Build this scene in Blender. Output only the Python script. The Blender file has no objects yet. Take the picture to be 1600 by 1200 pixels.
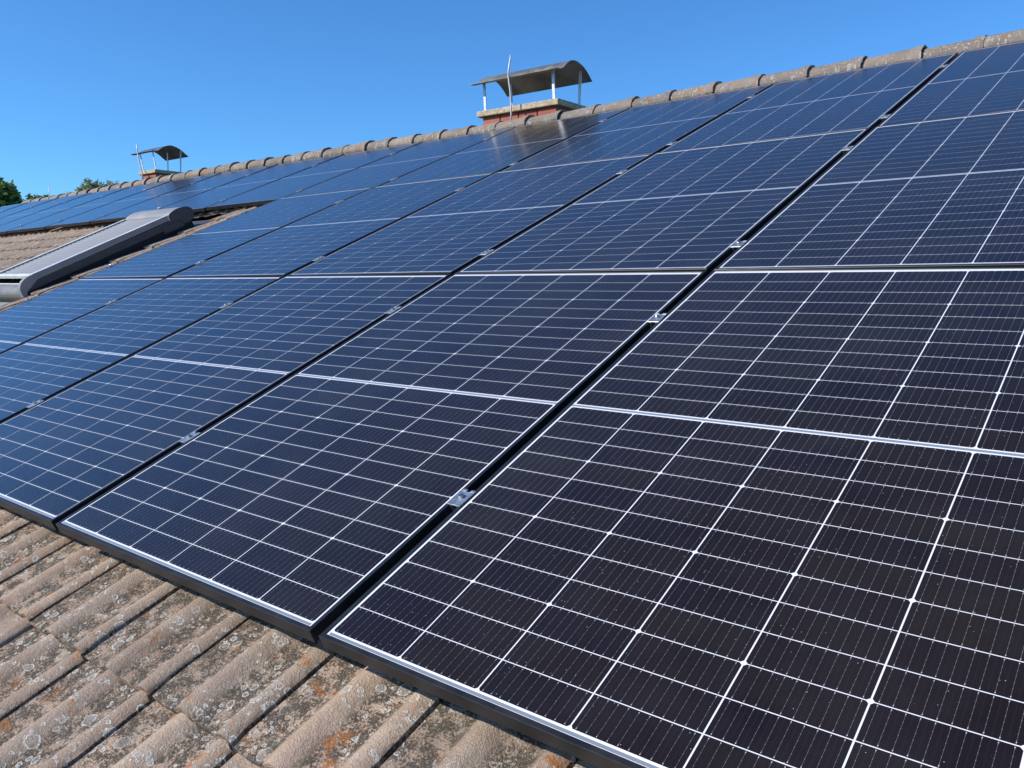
import bpy, bmesh, math, random
from mathutils import Vector, Matrix

# ------------------------------------------------------------------ frame of reference
# u runs along the eaves, v up the roof slope, n out of the roof; P() turns them into world metres.
PITCH = math.radians(24.0)
CA, SA = math.cos(PITCH), math.sin(PITCH)
BASE = 6.0
def P(u, v, n=0.0):
    return Vector((u, v * CA - n * SA, v * SA + n * CA + BASE))
def H(u, h, up):                       # level coordinates
    return Vector((u, h, up + BASE))

scene = bpy.context.scene
C = scene.collection

# ------------------------------------------------------------------ camera
cam_d = bpy.data.cameras.new('camera')
cam = bpy.data.objects.new('camera', cam_d)
C.objects.link(cam)
def rodrigues(w):
    th = Vector(w).length
    return Matrix.Rotation(th, 3, Vector(w).normalized())
RC = rodrigues((2.005091214920803, 0.49563284779473665, -0.6625648793096847))
ROOF = Matrix(((1, 0, 0), (0, CA, -SA), (0, SA, CA)))
ax = ROOF @ RC[0]; ay = ROOF @ RC[1]; az = ROOF @ RC[2]
m = Matrix.Identity(4)
for i in range(3):
    m[i][0] = ax[i]; m[i][1] = -ay[i]; m[i][2] = -az[i]
loc = P(1.24645466, -0.59442906, 0.98596517)
for i in range(3):
    m[i][3] = loc[i]
cam.matrix_world = m
cam_d.sensor_width = 36.0
cam_d.lens = 36.0 * 1310.83 / 1600.0
cam_d.clip_start = 0.02
cam_d.clip_end = 6000.0
scene.camera = cam

# ------------------------------------------------------------------ sky, sun, exposure
SUN_EL = math.radians(36.0)
sun_dir = Vector((-0.52, -0.855, 0)).normalized() * math.cos(SUN_EL) + Vector((0, 0, math.sin(SUN_EL)))
world = bpy.data.worlds.new('World')
scene.world = world
world.use_nodes = True
nt = world.node_tree
bg = nt.nodes['Background']
sky = nt.nodes.new('ShaderNodeTexSky')
sky.sky_type = 'NISHITA'
sky.sun_disc = False
sky.sun_elevation = SUN_EL
sky.sun_rotation = math.atan2(sun_dir.x, sun_dir.y)
sky.altitude = 300
sky.air_density = 1.0
sky.dust_density = 0.0
sky.ozone_density = 10.0
# the camera's own colour rendering of blue (white balance and saturation)
wb = nt.nodes.new('ShaderNodeMix')
wb.data_type = 'RGBA'; wb.blend_type = 'MULTIPLY'
wb.inputs[0].default_value = 1.0
wb.inputs[7].default_value = (0.61, 0.895, 1.0, 1.0)
nt.links.new(sky.outputs[0], wb.inputs[6])
nt.links.new(wb.outputs[2], bg.inputs['Color'])
bg.inputs['Strength'].default_value = 0.14
sun_d = bpy.data.lights.new('sun', 'SUN')
sun_d.energy = 4.1
sun_d.angle = math.radians(0.53)
sun_d.color = (1.0, 0.95, 0.88)
sun = bpy.data.objects.new('sun', sun_d)
C.objects.link(sun)
sun.rotation_euler = (-sun_dir).to_track_quat('-Z', 'Y').to_euler()
sun.location = (0, 0, 40)
vs = scene.view_settings
vs.view_transform = 'Standard'
vs.look = 'None'
vs.exposure = 0.35
vs.gamma = 1.0
vs.use_curve_mapping = False

# ------------------------------------------------------------------ helpers
rng = random.Random(7)

def new_mesh(name, verts, faces, mat, smooth=False, uvs=None, attr=None):
    me = bpy.data.meshes.new(name)
    me.from_pydata([tuple(v) for v in verts], [], faces)
    if uvs:
        l = me.uv_layers.new(name='UVMap')
        for i, uv in enumerate(uvs):
            l.data[i].uv = uv
    if isinstance(mat, (list, tuple)):
        for x in mat: me.materials.append(x)
    elif mat:
        me.materials.append(mat)
    if smooth:
        for p in me.polygons: p.use_smooth = True
    me.update()
    return me

def link(name, me, parent=None, matrix=None):
    o = bpy.data.objects.new(name, me)
    C.objects.link(o)
    if parent: o.parent = parent
    if matrix is not None: o.matrix_local = matrix
    return o

def tag(o, label=None, cat=None, group=None, kind=None):
    if label: o['label'] = label
    if cat: o['category'] = cat
    if group: o['group'] = group
    if kind: o['kind'] = kind
    return o

def empty(name, matrix, label=None, cat=None, group=None):
    o = bpy.data.objects.new(name, None)
    o.empty_display_size = 0.1
    C.objects.link(o)
    o.matrix_world = matrix
    return tag(o, label, cat, group)

def interp(x, t):
    if x <= t[0][0]: return t[0][1]
    for (a, ya), (b_, yb) in zip(t, t[1:]):
        if x <= b_: return ya + (yb - ya) * (x - a) / (b_ - a)
    return t[-1][1]

class MB:
    """collects shapes into one mesh"""
    def __init__(s): s.v = []; s.f = []
    def add(s, verts, faces):
        b = len(s.v)
        s.v += [Vector(x) for x in verts]
        s.f += [tuple(i + b for i in f) for f in faces]
    def box(s, x0, x1, y0, y1, z0, z1):
        s.add([(x0,y0,z0),(x1,y0,z0),(x1,y1,z0),(x0,y1,z0),(x0,y0,z1),(x1,y0,z1),(x1,y1,z1),(x0,y1,z1)],
              [(3,2,1,0),(4,5,6,7),(0,1,5,4),(1,2,6,5),(2,3,7,6),(3,0,4,7)])
    def extrude_x(s, prof, x0, x1):        # closed profile of (y,z)
        n = len(prof)
        s.add([(x0, y, z) for y, z in prof] + [(x1, y, z) for y, z in prof],
              [(i, (i+1) % n, n + (i+1) % n, n + i) for i in range(n)] + [tuple(range(n-1, -1, -1)), tuple(range(n, 2*n))])
    def tube(s, pts, r, n=8, r2=None):
        pts = [Vector(p) for p in pts]
        rings = []
        for i, p in enumerate(pts):
            d = (pts[min(i+1, len(pts)-1)] - pts[max(i-1, 0)]).normalized()
            a = d.orthogonal().normalized(); b = d.cross(a)
            rr = r if r2 is None else r + (r2 - r) * i / (len(pts) - 1)
            rings.append([p + a * rr * math.cos(2*math.pi*k/n) + b * rr * math.sin(2*math.pi*k/n) for k in range(n)])
        vv = [x for ring in rings for x in ring]
        ff = [(i*n+k, i*n+(k+1) % n, (i+1)*n+(k+1) % n, (i+1)*n+k) for i in range(len(pts)-1) for k in range(n)]
        ff += [tuple(range(n-1, -1, -1)), tuple(range((len(pts)-1)*n, len(pts)*n))]
        s.add(vv, ff)
    def mesh(s, name, mat, bevel=0.0, smooth=False, seg=1):
        me = new_mesh(name, s.v, s.f, mat, smooth)
        bm = bmesh.new(); bm.from_mesh(me)
        bmesh.ops.recalc_face_normals(bm, faces=bm.faces)
        if bevel:
            es = [e for e in bm.edges if len(e.link_faces) == 2 and e.calc_face_angle() > 0.5]
            bmesh.ops.bevel(bm, geom=es, offset=bevel, segments=seg, affect='EDGES', profile=0.5)
        bm.to_mesh(me); bm.free()
        return me
    def build(s, name, mat, parent=None, matrix=None, **k):
        return link(name, s.mesh(name, mat, **k), parent, matrix)

# ------------------------------------------------------------------ materials
def mat_new(name):
    mt = bpy.data.materials.new(name)
    mt.use_nodes = True
    n = mt.node_tree.nodes; l = mt.node_tree.links
    return mt, n, l, n['Principled BSDF']

def nd(n, t, **k):
    x = n.new(t)
    for a, b in k.items(): setattr(x, a, b)
    return x

def mathn(n, l, op, a, b=None, c=None, clamp=False):
    x = n.new('ShaderNodeMath'); x.operation = op; x.use_clamp = clamp
    for i, q in enumerate((a, b, c)):
        if q is None: continue
        if isinstance(q, (int, float)): x.inputs[i].default_value = q
        else: l.new(q, x.inputs[i])
    return x.outputs[0]

def mixc(n, l, fac, a, b):
    x = n.new('ShaderNodeMix'); x.data_type = 'RGBA'; x.clamp_factor = True
    for sock, q in ((x.inputs[0], fac), (x.inputs[6], a), (x.inputs[7], b)):
        if isinstance(q, (int, float)): sock.default_value = q
        elif isinstance(q, tuple): sock.default_value = (*q, 1.0) if len(q) == 3 else q
        else: l.new(q, sock)
    return x.outputs[2]

def ramp(n, l, fac, lo, hi, a=0.0, b=1.0):
    x = n.new('ShaderNodeMapRange'); x.interpolation_type = 'SMOOTHSTEP'
    l.new(fac, x.inputs[0])
    for i, q in enumerate((lo, hi, a, b)): x.inputs[i+1].default_value = q
    return x.outputs[0]

def noise(n, l, vec, scale, detail=4.0, rough=0.55):
    x = n.new('ShaderNodeTexNoise'); x.inputs['Scale'].default_value = scale
    x.inputs['Detail'].default_value = detail; x.inputs['Roughness'].default_value = rough
    if vec is not None: l.new(vec, x.inputs['Vector'])
    return x.outputs[0]

def bump(n, l, h, strength, dist, normal=None):
    x = n.new('ShaderNodeBump'); x.inputs['Strength'].default_value = strength; x.inputs['Distance'].default_value = dist
    l.new(h, x.inputs['Height'])
    if normal is not None: l.new(normal, x.inputs['Normal'])
    return x.outputs[0]

def simple(name, col, rough=0.5, metal=0.0, var=0.0, scale=30.0, bmp=0.0, spec=0.5):
    mt, n, l, b = mat_new(name)
    b.inputs['Roughness'].default_value = rough
    b.inputs['Metallic'].default_value = metal
    b.inputs['Specular IOR Level'].default_value = spec
    b.inputs['Base Color'].default_value = (*col, 1)
    tc = nd(n, 'ShaderNodeTexCoord')
    ns = noise(n, l, tc.outputs['Object'], scale, 5)
    if var:
        lo = tuple(c * (1 - var) for c in col); hi = tuple(min(1, c * (1 + var)) for c in col)
        l.new(mixc(n, l, ramp(n, l, ns, 0.3, 0.7), lo, hi), b.inputs['Base Color'])
        l.new(ramp(n, l, ns, 0.2, 0.8, rough * 0.85, min(1, rough * 1.2)), b.inputs['Roughness'])
    if bmp:
        l.new(bump(n, l, ns, 0.6, bmp), b.inputs['Normal'])
    return mt

def glassy(b, rough=0.19, base=0.26):
    b.inputs['Coat Weight'].default_value = 1.0
    b.inputs['Coat Roughness'].default_value = rough
    b.inputs['Coat IOR'].default_value = 1.235
    b.inputs['IOR'].default_value = 1.235
    b.inputs['Specular IOR Level'].default_value = 0.5
    b.inputs['Roughness'].default_value = base

def glass_dust(n, l):
    # thin dust film on the glass front: tiny specks and a faint veil
    geo = nd(n, 'ShaderNodeNewGeometry')
    v = nd(n, 'ShaderNodeTexVoronoi'); v.inputs['Scale'].default_value = 150.0
    l.new(geo.outputs['Position'], v.inputs['Vector'])
    sep = nd(n, 'ShaderNodeSeparateColor'); l.new(v.outputs['Color'], sep.inputs[0])
    dot = mathn(n, l, 'LESS_THAN', v.outputs['Distance'], 0.10)
    some = mathn(n, l, 'GREATER_THAN', sep.outputs[0], 0.93)
    veil = ramp(n, l, noise(n, l, geo.outputs['Position'], 3.0, 6, 0.65), 0.35, 0.75)
    return mathn(n, l, 'MULTIPLY', dot, some), veil

def make_cell_mat(name, per_island):
    mt, n, l, b = mat_new(name)
    if per_island:
        rnd = nd(n, 'ShaderNodeNewGeometry').outputs['Random Per Island']
    else:
        rnd = nd(n, 'ShaderNodeObjectInfo').outputs['Random']
    uv = nd(n, 'ShaderNodeUVMap'); uv.uv_map = 'UVMap'
    sep = nd(n, 'ShaderNodeSeparateXYZ'); l.new(uv.outputs[0], sep.inputs[0])
    x = mathn(n, l, 'MULTIPLY', sep.outputs[0], 10.0)
    fx = mathn(n, l, 'ABSOLUTE', mathn(n, l, 'SUBTRACT', mathn(n, l, 'FRACT', x), 0.5))
    dist = mathn(n, l, 'MULTIPLY', fx, 0.018)               # metres from the nearest ribbon wire
    wire = mathn(n, l, 'LESS_THAN', dist, 0.00022)
    # solder pads along the wire: near both ends and faint ones between
    y = sep.outputs[1]
    yend = mathn(n, l, 'ABSOLUTE', mathn(n, l, 'SUBTRACT', y, 0.5))
    isend = mathn(n, l, 'MULTIPLY', mathn(n, l, 'GREATER_THAN', yend, 0.44), mathn(n, l, 'LESS_THAN', yend, 0.47))
    pad = mathn(n, l, 'MULTIPLY', isend, mathn(n, l, 'LESS_THAN', dist, 0.00065))
    fy = mathn(n, l, 'ABSOLUTE', mathn(n, l, 'SUBTRACT', mathn(n, l, 'FRACT', mathn(n, l, 'MULTIPLY', y, 6.0)), 0.5))
    mid = mathn(n, l, 'MULTIPLY', mathn(n, l, 'LESS_THAN', fy, 0.07), mathn(n, l, 'LESS_THAN', dist, 0.00042))
    pad = mathn(n, l, 'MAXIMUM', pad, mathn(n, l, 'MULTIPLY', mid, 0.3))
    wr = nd(n, 'ShaderNodeTexWhiteNoise'); wr.noise_dimensions = '1D'; l.new(rnd, wr.inputs['W'])
    base = mixc(n, l, rnd, (0.0095, 0.0055, 0.0070), (0.0140, 0.0090, 0.0065))
    # faint lighter stripe half way between two wires (contact fingers gather there)
    st = mathn(n, l, 'ABSOLUTE', mathn(n, l, 'SUBTRACT', mathn(n, l, 'FRACT', mathn(n, l, 'ADD', x, 0.5)), 0.5))
    base = mixc(n, l, ramp(n, l, st, 0.10, 0.0, 0.0, 0.35), base, (0.0200, 0.0175, 0.0190))
    geo = nd(n, 'ShaderNodeNewGeometry')
    mott = noise(n, l, geo.outputs['Position'], 9.0, 5, 0.6)
    base = mixc(n, l, ramp(n, l, mott, 0.35, 0.75, 0.0, 0.45), base, (0.0175, 0.0140, 0.0135))
    col = mixc(n, l, mathn(n, l, 'MULTIPLY', wire, 0.38), base, (0.30, 0.30, 0.33))
    col = mixc(n, l, pad, col, (0.42, 0.42, 0.45))
    speck, veil = glass_dust(n, l)
    col = mixc(n, l, mathn(n, l, 'MULTIPLY', veil, 0.014), col, (0.55, 0.50, 0.44))
    col = mixc(n, l, mathn(n, l, 'MULTIPLY', speck, 0.7), col, (0.6, 0.58, 0.55))
    l.new(col, b.inputs['Base Color'])
    glassy(b)
    return mt

M = {}
M['cell'] = make_cell_mat('silicon_cell', False)
M['cells'] = make_cell_mat('silicon_cells', True)
mt, n, l, b = mat_new('white_backsheet')
b.inputs['Base Color'].default_value = (0.76, 0.76, 0.78, 1)
b.inputs['Roughness'].default_value = 0.6
sp, veil = glass_dust(n, l)
l.new(mixc(n, l, mathn(n, l, 'MULTIPLY', veil, 0.15), (0.74, 0.74, 0.76), (0.60, 0.58, 0.55)), b.inputs['Base Color'])
glassy(b)
M['sheet'] = mt
mt, n, l, b = mat_new('tinned_ribbon')
b.inputs['Base Color'].default_value = (0.20, 0.225, 0.265, 1); b.inputs['Roughness'].default_value = 0.45
glassy(b)
M['ribbon'] = mt
M['frame'] = simple('black_anodised_aluminium', (0.015, 0.0150, 0.016), 0.38, 0.0, 0.35, 18.0, spec=0.4)
M['alu'] = simple('bare_aluminium', (0.38, 0.41, 0.45), 0.42, 0.8, 0.2, 60.0, 0.0006)
M['rail'] = simple('dull_aluminium', (0.10, 0.10, 0.11), 0.5, 0.7, 0.2, 40.0)
M['steel'] = simple('bolt_steel', (0.55, 0.53, 0.48), 0.25, 1.0, 0.2, 80.0)
M['shutter'] = simple('grey_shutter_aluminium', (0.275, 0.268, 0.262), 0.5, 0.1, 0.10, 9.0)
M['shutter_light'] = simple('light_grey_bar_and_sunlit_edge', (0.68, 0.69, 0.67), 0.4, 0.1, 0.10, 12.0)
M['shutter_dark'] = simple('anthracite_cladding', (0.062, 0.062, 0.062), 0.5, 0.05, 0.15, 12.0)
M['sash'] = simple('taupe_sash_cladding', (0.20, 0.185, 0.165), 0.4, 0.2, 0.15, 14.0)
M['rubber_shadow'] = simple('black_gasket_and_shadow', (0.012, 0.012, 0.012), 0.7)
M['flash'] = simple('lead_grey_flashing', (0.27, 0.28, 0.27), 0.45, 0.4, 0.2, 20.0, 0.002)
M['hood'] = simple('weathered_zinc_hood', (0.25, 0.225, 0.19), 0.45, 0.55, 0.30, 7.0)
M['hood_far'] = simple('grey_zinc_hood', (0.17, 0.165, 0.16), 0.45, 0.5, 0.30, 7.0)
M['post'] = simple('galvanised_post', (0.60, 0.62, 0.64), 0.45, 0.4, 0.15, 30.0)
M['rod'] = simple('oxidised_rod', (0.55, 0.53, 0.50), 0.5, 0.3, 0.2, 30.0)
M['wall'] = simple('cream_render', (0.62, 0.58, 0.50), 0.9, 0, 0.08, 6.0, 0.003)
M['deck'] = simple('dark_roof_underlay', (0.030, 0.026, 0.023), 0.95, 0, 0.3, 9.0)
M['bark'] = simple('grey_brown_bark', (0.10, 0.075, 0.055), 0.9, 0, 0.4, 9.0, 0.02)
M['gutter'] = simple('zinc_gutter', (0.3, 0.31, 0.32), 0.5, 0.5, 0.2, 8.0)

mt, n, l, b = mat_new('concrete_slab')
tc = nd(n, 'ShaderNodeTexCoord')
a = noise(n, l, tc.outputs['Object'], 28.0, 6, 0.7); c2 = noise(n, l, tc.outputs['Object'], 120.0, 3, 0.6)
col = mixc(n, l, ramp(n, l, a, 0.35, 0.65), (0.34, 0.265, 0.16), (0.56, 0.46, 0.31))
col = mixc(n, l, ramp(n, l, c2, 0.55, 0.72, 0, 0.8), col, (0.22, 0.18, 0.11))
col = mixc(n, l, ramp(n, l, c2, 0.42, 0.28, 0, 0.7), col, (0.66, 0.60, 0.48))
l.new(col, b.inputs['Base Color']); b.inputs['Roughness'].default_value = 0.95
l.new(bump(n, l, c2, 0.8, 0.006), b.inputs['Normal'])
M['slab'] = mt
mt, n, l, b = mat_new('red_clay_brick')
tc = nd(n, 'ShaderNodeTexCoord'); oi = nd(n, 'ShaderNodeObjectInfo')
off = nd(n, 'ShaderNodeVectorMath', operation='ADD'); l.new(tc.outputs['Object'], off.inputs[0]); l.new(oi.outputs['Random'], off.inputs[1])
a = noise(n, l, off.outputs[0], 25.0, 6, 0.65)
col = mixc(n, l, oi.outputs['Random'], (0.33, 0.085, 0.055), (0.40, 0.13, 0.085))
col = mixc(n, l, ramp(n, l, a, 0.4, 0.7, 0, 0.6), col, (0.27, 0.085, 0.06))
l.new(col, b.inputs['Base Color']); b.inputs['Roughness'].default_value = 0.9
l.new(bump(n, l, a, 0.6, 0.004), b.inputs['Normal'])
M['brick'] = mt
M['mortar'] = simple('dark_mortar', (0.06, 0.045, 0.04), 0.95, 0, 0.3, 40.0, 0.003)

def tile_material(name, tan, tan2, algae, lichen_amt, ring_scale, per_island=False):
    """weathered concrete: sandy grain, algae in the low pans, lichen rings and crusts, orange lichen"""
    mt, n, l, b = mat_new(name)
    tc = nd(n, 'ShaderNodeTexCoord')
    if per_island: rnd = nd(n, 'ShaderNodeNewGeometry').outputs['Random Per Island']
    else: rnd = nd(n, 'ShaderNodeObjectInfo').outputs['Random']
    off = nd(n, 'ShaderNodeVectorMath', operation='MULTIPLY_ADD')
    cx = nd(n, 'ShaderNodeCombineXYZ')
    l.new(mathn(n, l, 'MULTIPLY', rnd, 37.0), cx.inputs[0]); l.new(mathn(n, l, 'MULTIPLY', rnd, 91.0), cx.inputs[1])
    add = nd(n, 'ShaderNodeVectorMath', operation='ADD')
    l.new(tc.outputs['Object'], add.inputs[0]); l.new(cx.outputs[0], add.inputs[1])
    V = add.outputs[0]
    big = noise(n, l, V, 6.0, 5, 0.6)
    medn = noise(n, l, V, 26.0, 6, 0.65)
    fine = noise(n, l, V, 190.0, 4, 0.7)
    grain = noise(n, l, V, 520.0, 2, 0.6)
    col = mixc(n, l, ramp(n, l, big, 0.3, 0.7), tan, tan2)
    shade = nd(n, 'ShaderNodeMix'); shade.data_type = 'RGBA'; shade.blend_type = 'MULTIPLY'
    l.new(col, shade.inputs[6])
    l.new(mixc(n, l, rnd, (0.82, 0.82, 0.84), (1.12, 1.08, 1.05)), shade.inputs[7]); shade.inputs[0].default_value = 1.0
    col = shade.outputs[2]
    # algae stipple grows where water runs: pans (low local z), broken up by grain
    sp = nd(n, 'ShaderNodeSeparateXYZ'); l.new(tc.outputs['Object'], sp.inputs[0])
    low = ramp(n, l, sp.outputs[2], 0.013, 0.000)
    brk = ramp(n, l, mathn(n, l, 'ADD', mathn(n, l, 'MULTIPLY', medn, 0.6), mathn(n, l, 'MULTIPLY', fine, 0.5)), 0.46, 0.60)
    alg = mathn(n, l, 'MULTIPLY', mathn(n, l, 'ADD', mathn(n, l, 'MULTIPLY', low, 1.0), 0.12), brk)
    col = mixc(n, l, mathn(n, l, 'MULTIPLY', alg, 0.95), col, algae)
    col = mixc(n, l, ramp(n, l, grain, 0.50, 0.68, 0, 0.45), col, tuple(c * 0.45 for c in tan))
    col = mixc(n, l, ramp(n, l, fine, 0.44, 0.28, 0, 0.35), col, tuple(min(1, c * 1.5) for c in tan2))
    # lichen rings
    wob = nd(n, 'ShaderNodeVectorMath', operation='MULTIPLY_ADD')
    nz = nd(n, 'ShaderNodeTexNoise'); nz.inputs['Scale'].default_value = 55.0; nz.inputs['Detail'].default_value = 3
    l.new(V, nz.inputs['Vector'])
    l.new(nz.outputs['Color'], wob.inputs[0]); wob.inputs[1].default_value = (0.016, 0.016, 0.016); l.new(V, wob.inputs[2])
    lich = None
    for scale, keep, wd in ((ring_scale * 1.15, 0.77, 0.05), (ring_scale * 2.3, 0.80, 0.09), (ring_scale * 5.0, 0.90, 0.2)):
        vo = nd(n, 'ShaderNodeTexVoronoi'); vo.inputs['Scale'].default_value = scale; vo.voronoi_dimensions = '2D'
        l.new(wob.outputs[0], vo.inputs['Vector'])
        sc = nd(n, 'ShaderNodeSeparateColor'); l.new(vo.outputs['Color'], sc.inputs[0])
        r = mathn(n, l, 'ADD', mathn(n, l, 'MULTIPLY', sc.outputs[1], 0.24), 0.10)
        d = mathn(n, l, 'ABSOLUTE', mathn(n, l, 'SUBTRACT', vo.outputs['Distance'], r))
        ring = ramp(n, l, d, wd, wd * 0.35)
        ins = mathn(n, l, 'MULTIPLY', mathn(n, l, 'LESS_THAN', vo.outputs['Distance'], r), mathn(n, l, 'MULTIPLY', sc.outputs[2], 0.40))
        body = mathn(n, l, 'MAXIMUM', ring, ins)
        sel = mathn(n, l, 'GREATER_THAN', sc.outputs[0], keep)
        body = mathn(n, l, 'MULTIPLY', body, sel)
        lich = body if lich is None else mathn(n, l, 'MAXIMUM', lich, body)
    crust = mathn(n, l, 'MULTIPLY', ramp(n, l, medn, 0.585, 0.64), ramp(n, l, fine, 0.42, 0.55))
    lich = mathn(n, l, 'MAXIMUM', lich, mathn(n, l, 'MULTIPLY', crust, 0.75))
    lich = mathn(n, l, 'MULTIPLY', lich, ramp(n, l, fine, 0.30, 0.50))
    where = ramp(n, l, noise(n, l, V, 4.5, 3), 0.37, 0.55)
    lich = mathn(n, l, 'MULTIPLY', mathn(n, l, 'MULTIPLY', lich, where), lichen_amt)
    col = mixc(n, l, lich, col, (0.76, 0.73, 0.65))
    # orange lichen
    on = nd(n, 'ShaderNodeVectorMath', operation='ADD'); l.new(V, on.inputs[0]); on.inputs[1].default_value = (13.1, 5.7, 2.2)
    o1 = noise(n, l, on.outputs[0], 11.0, 2, 0.5); o2 = noise(n, l, on.outputs[0], 75.0, 5, 0.7)
    org = mathn(n, l, 'MULTIPLY', ramp(n, l, o1, 0.63, 0.69), ramp(n, l, o2, 0.44, 0.56))
    col = mixc(n, l, mathn(n, l, 'MULTIPLY', org, 0.85), col, (0.42, 0.15, 0.035))
    l.new(col, b.inputs['Base Color'])
    b.inputs['Roughness'].default_value = 0.95
    b.inputs['Specular IOR Level'].default_value = 0.2
    h = mathn(n, l, 'ADD', mathn(n, l, 'MULTIPLY', fine, 0.7), mathn(n, l, 'ADD', mathn(n, l, 'MULTIPLY', grain, 0.35), mathn(n, l, 'MULTIPLY', medn, 0.9)))
    h = mathn(n, l, 'ADD', h, mathn(n, l, 'MULTIPLY', lich, 0.25))
    l.new(bump(n, l, h, 1.0, 0.0075), b.inputs['Normal'])
    return mt
M['tile'] = tile_material('weathered_concrete_tile', (0.425, 0.310, 0.225), (0.55, 0.425, 0.318), (0.092, 0.075, 0.055), 0.95, 19.0)
M['tiles'] = tile_material('weathered_concrete_tiles', (0.425, 0.310, 0.225), (0.55, 0.425, 0.318), (0.092, 0.075, 0.055), 0.95, 19.0, True)
M['ridge'] = tile_material('weathered_ridge_tile', (0.25, 0.20, 0.16), (0.33, 0.28, 0.23), (0.13, 0.105, 0.08), 0.8, 24.0)

def leaf_mat(name, a, b_):
    mt, n, l, b = mat_new(name)
    r = nd(n, 'ShaderNodeNewGeometry').outputs['Random Per Island']
    l.new(mixc(n, l, r, a, b_), b.inputs['Base Color'])
    b.inputs['Roughness'].default_value = 0.55
    b.inputs['Specular IOR Level'].default_value = 0.3
    tr = nd(n, 'ShaderNodeBsdfTranslucent'); l.new(mixc(n, l, r, a, b_), tr.inputs['Color'])
    mx = nd(n, 'ShaderNodeMixShader'); mx.inputs[0].default_value = 0.3
    l.new(b.outputs[0], mx.inputs[1]); l.new(tr.outputs[0], mx.inputs[2])
    l.new(mx.outputs[0], n['Material Output'].inputs['Surface'])
    return mt
M['leaf_dark'] = leaf_mat('dark_leaf', (0.075, 0.14, 0.035), (0.18, 0.28, 0.08))
M['leaf_pale'] = leaf_mat('pale_leaf', (0.20, 0.24, 0.08), (0.34, 0.37, 0.16))

mt, n, l, b = mat_new('grass_ground')
tc = nd(n, 'ShaderNodeTexCoord')
a = noise(n, l, tc.outputs['Object'], 0.05, 8, 0.6); c2 = noise(n, l, tc.outputs['Object'], 3.0, 6, 0.7)
col = mixc(n, l, ramp(n, l, a, 0.35, 0.65), (0.055, 0.085, 0.025), (0.12, 0.12, 0.05))
col = mixc(n, l, ramp(n, l, c2, 0.4, 0.7, 0, 0.6), col, (0.045, 0.065, 0.02))
l.new(col, b.inputs['Base Color']); b.inputs['Roughness'].default_value = 0.95
M['grass'] = mt

# ------------------------------------------------------------------ roof surface (old rafters sag a little towards the far end)
PW, PL = 1.134, 1.762
GAP = 0.025067
PITCH_U = PW + GAP
def warp(u, v):
    w = (0.0008378 * (u / 5) ** 2 + 0.0745646 * u / 5) * v / 5.3
    s = min(1.0, max(0.0, (v - 3.5) / 1.78))
    return w + 0.0105 * max(0.0, -u - 4.0) * s
def S(u, v, n=0.0):
    return P(u, v, n + warp(u, v))
T2, T3 = -0.016389, -0.020263
def row_point(q, v):
    if q == 0: return v, 0.0
    y, z = PL - 0.0015, 0.0028
    if q == 1: return y + v * math.cos(T2), z + v * math.sin(T2)
    y, z = y + PL * math.cos(T2) - 0.003, z + PL * math.sin(T2) - 0.0025
    return y + v * math.cos(T3), z + v * math.sin(T3)
def panel_matrix(p, q):
    u = -p * PITCH_U
    v0, n0 = row_point(q, 0.0); v1, n1 = row_point(q, PL)
    a = S(u, v0, n0); bb = S(u + PW, v0, n0); c_ = S(u, v1, n1); d_ = S(u + PW, v1, n1)
    x = ((bb - a) + (d_ - c_)).normalized()
    y = (c_ - a) + (d_ - bb); y = (y - x * y.dot(x)).normalized()
    z = x.cross(y)
    mm = Matrix.Identity(4)
    for i in range(3):
        mm[i][0] = x[i]; mm[i][1] = y[i]; mm[i][2] = z[i]; mm[i][3] = a[i]
    return mm

# ------------------------------------------------------------------ ground and house
g = MB(); g.box(-3000, 3000, -3000, 3000, -0.4, 0.0)
tag(g.build('ground', M['grass']), kind='structure')

U0, U1 = -15.35, 4.6          # house ends along u
V0, VR = -1.05, 5.50          # eaves and ridge along v
TN = -0.112                   # tile pans below the panel tops
house = empty('house', Matrix.Translation(H(-5, P(0, VR).y, -BASE)),
              'house with pitched roof of weathered brown concrete tiles under the solar panels', 'house')
def to(parent): return parent.matrix_world.inverted()
def build_world(mb, name, mat, parent, **k):
    o = link(name, mb.mesh(name, mat, **k), parent)
    o.matrix_parent_inverse = to(parent)
    return o
ridge_h = P(0, VR, TN).y; ridge_z = P(0, VR, TN).z
eave_h, eave_z = P(0, V0, TN).y, P(0, V0, TN).z
w = MB()
eh = P(0, V0 + 0.5).y; ez = P(0, V0 + 0.5, TN - 0.30).z
prof = [(eh, 0), (2 * ridge_h - eh, 0), (2 * ridge_h - eh, ez), (ridge_h, ridge_z - 0.30), (eh, ez)]
w.extrude_x(prof, U0 + 0.35, U1 - 0.35)
build_world(w, 'wall', M['wall'], house)
dk = MB()
NU = 30
for k in range(NU):           # the boarded deck under the tiles, following the sag
    ua = U0 + (U1 - U0) * k / NU; ub = U0 + (U1 - U0) * (k + 1) / NU
    for va, vb in ((V0, 1.2), (1.2, 3.5), (3.5, VR)):
        tp = [S(uu, vv, TN - 0.045) for uu, vv in ((ua, va), (ub, va), (ub, vb), (ua, vb))]
        dk.add(tp, [(0, 1, 2, 3)])
    rv = [S(ua, VR, TN - 0.045), S(ub, VR, TN - 0.045)]
    rb = [Vector((x.x, 2 * ridge_h - eave_h, eave_z - 0.04)) for x in rv]
    dk.add([rv[0], rv[1], rb[1], rb[0]], [(0, 1, 2, 3)])
build_world(dk, 'roof_deck', M['deck'], house)
gt = MB()
gpts = [(0.065 * math.cos(t), 0.065 * math.sin(t)) for t in [math.pi + math.pi * i / 10 for i in range(11)]]
gpo = gpts + [(x * 0.94, y * 0.94) for x, y in reversed(gpts)]
gt.extrude_x([(eave_h - 0.06 + a_, eave_z - 0.06 + c_) for a_, c_ in gpo], U0, U1)
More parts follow.
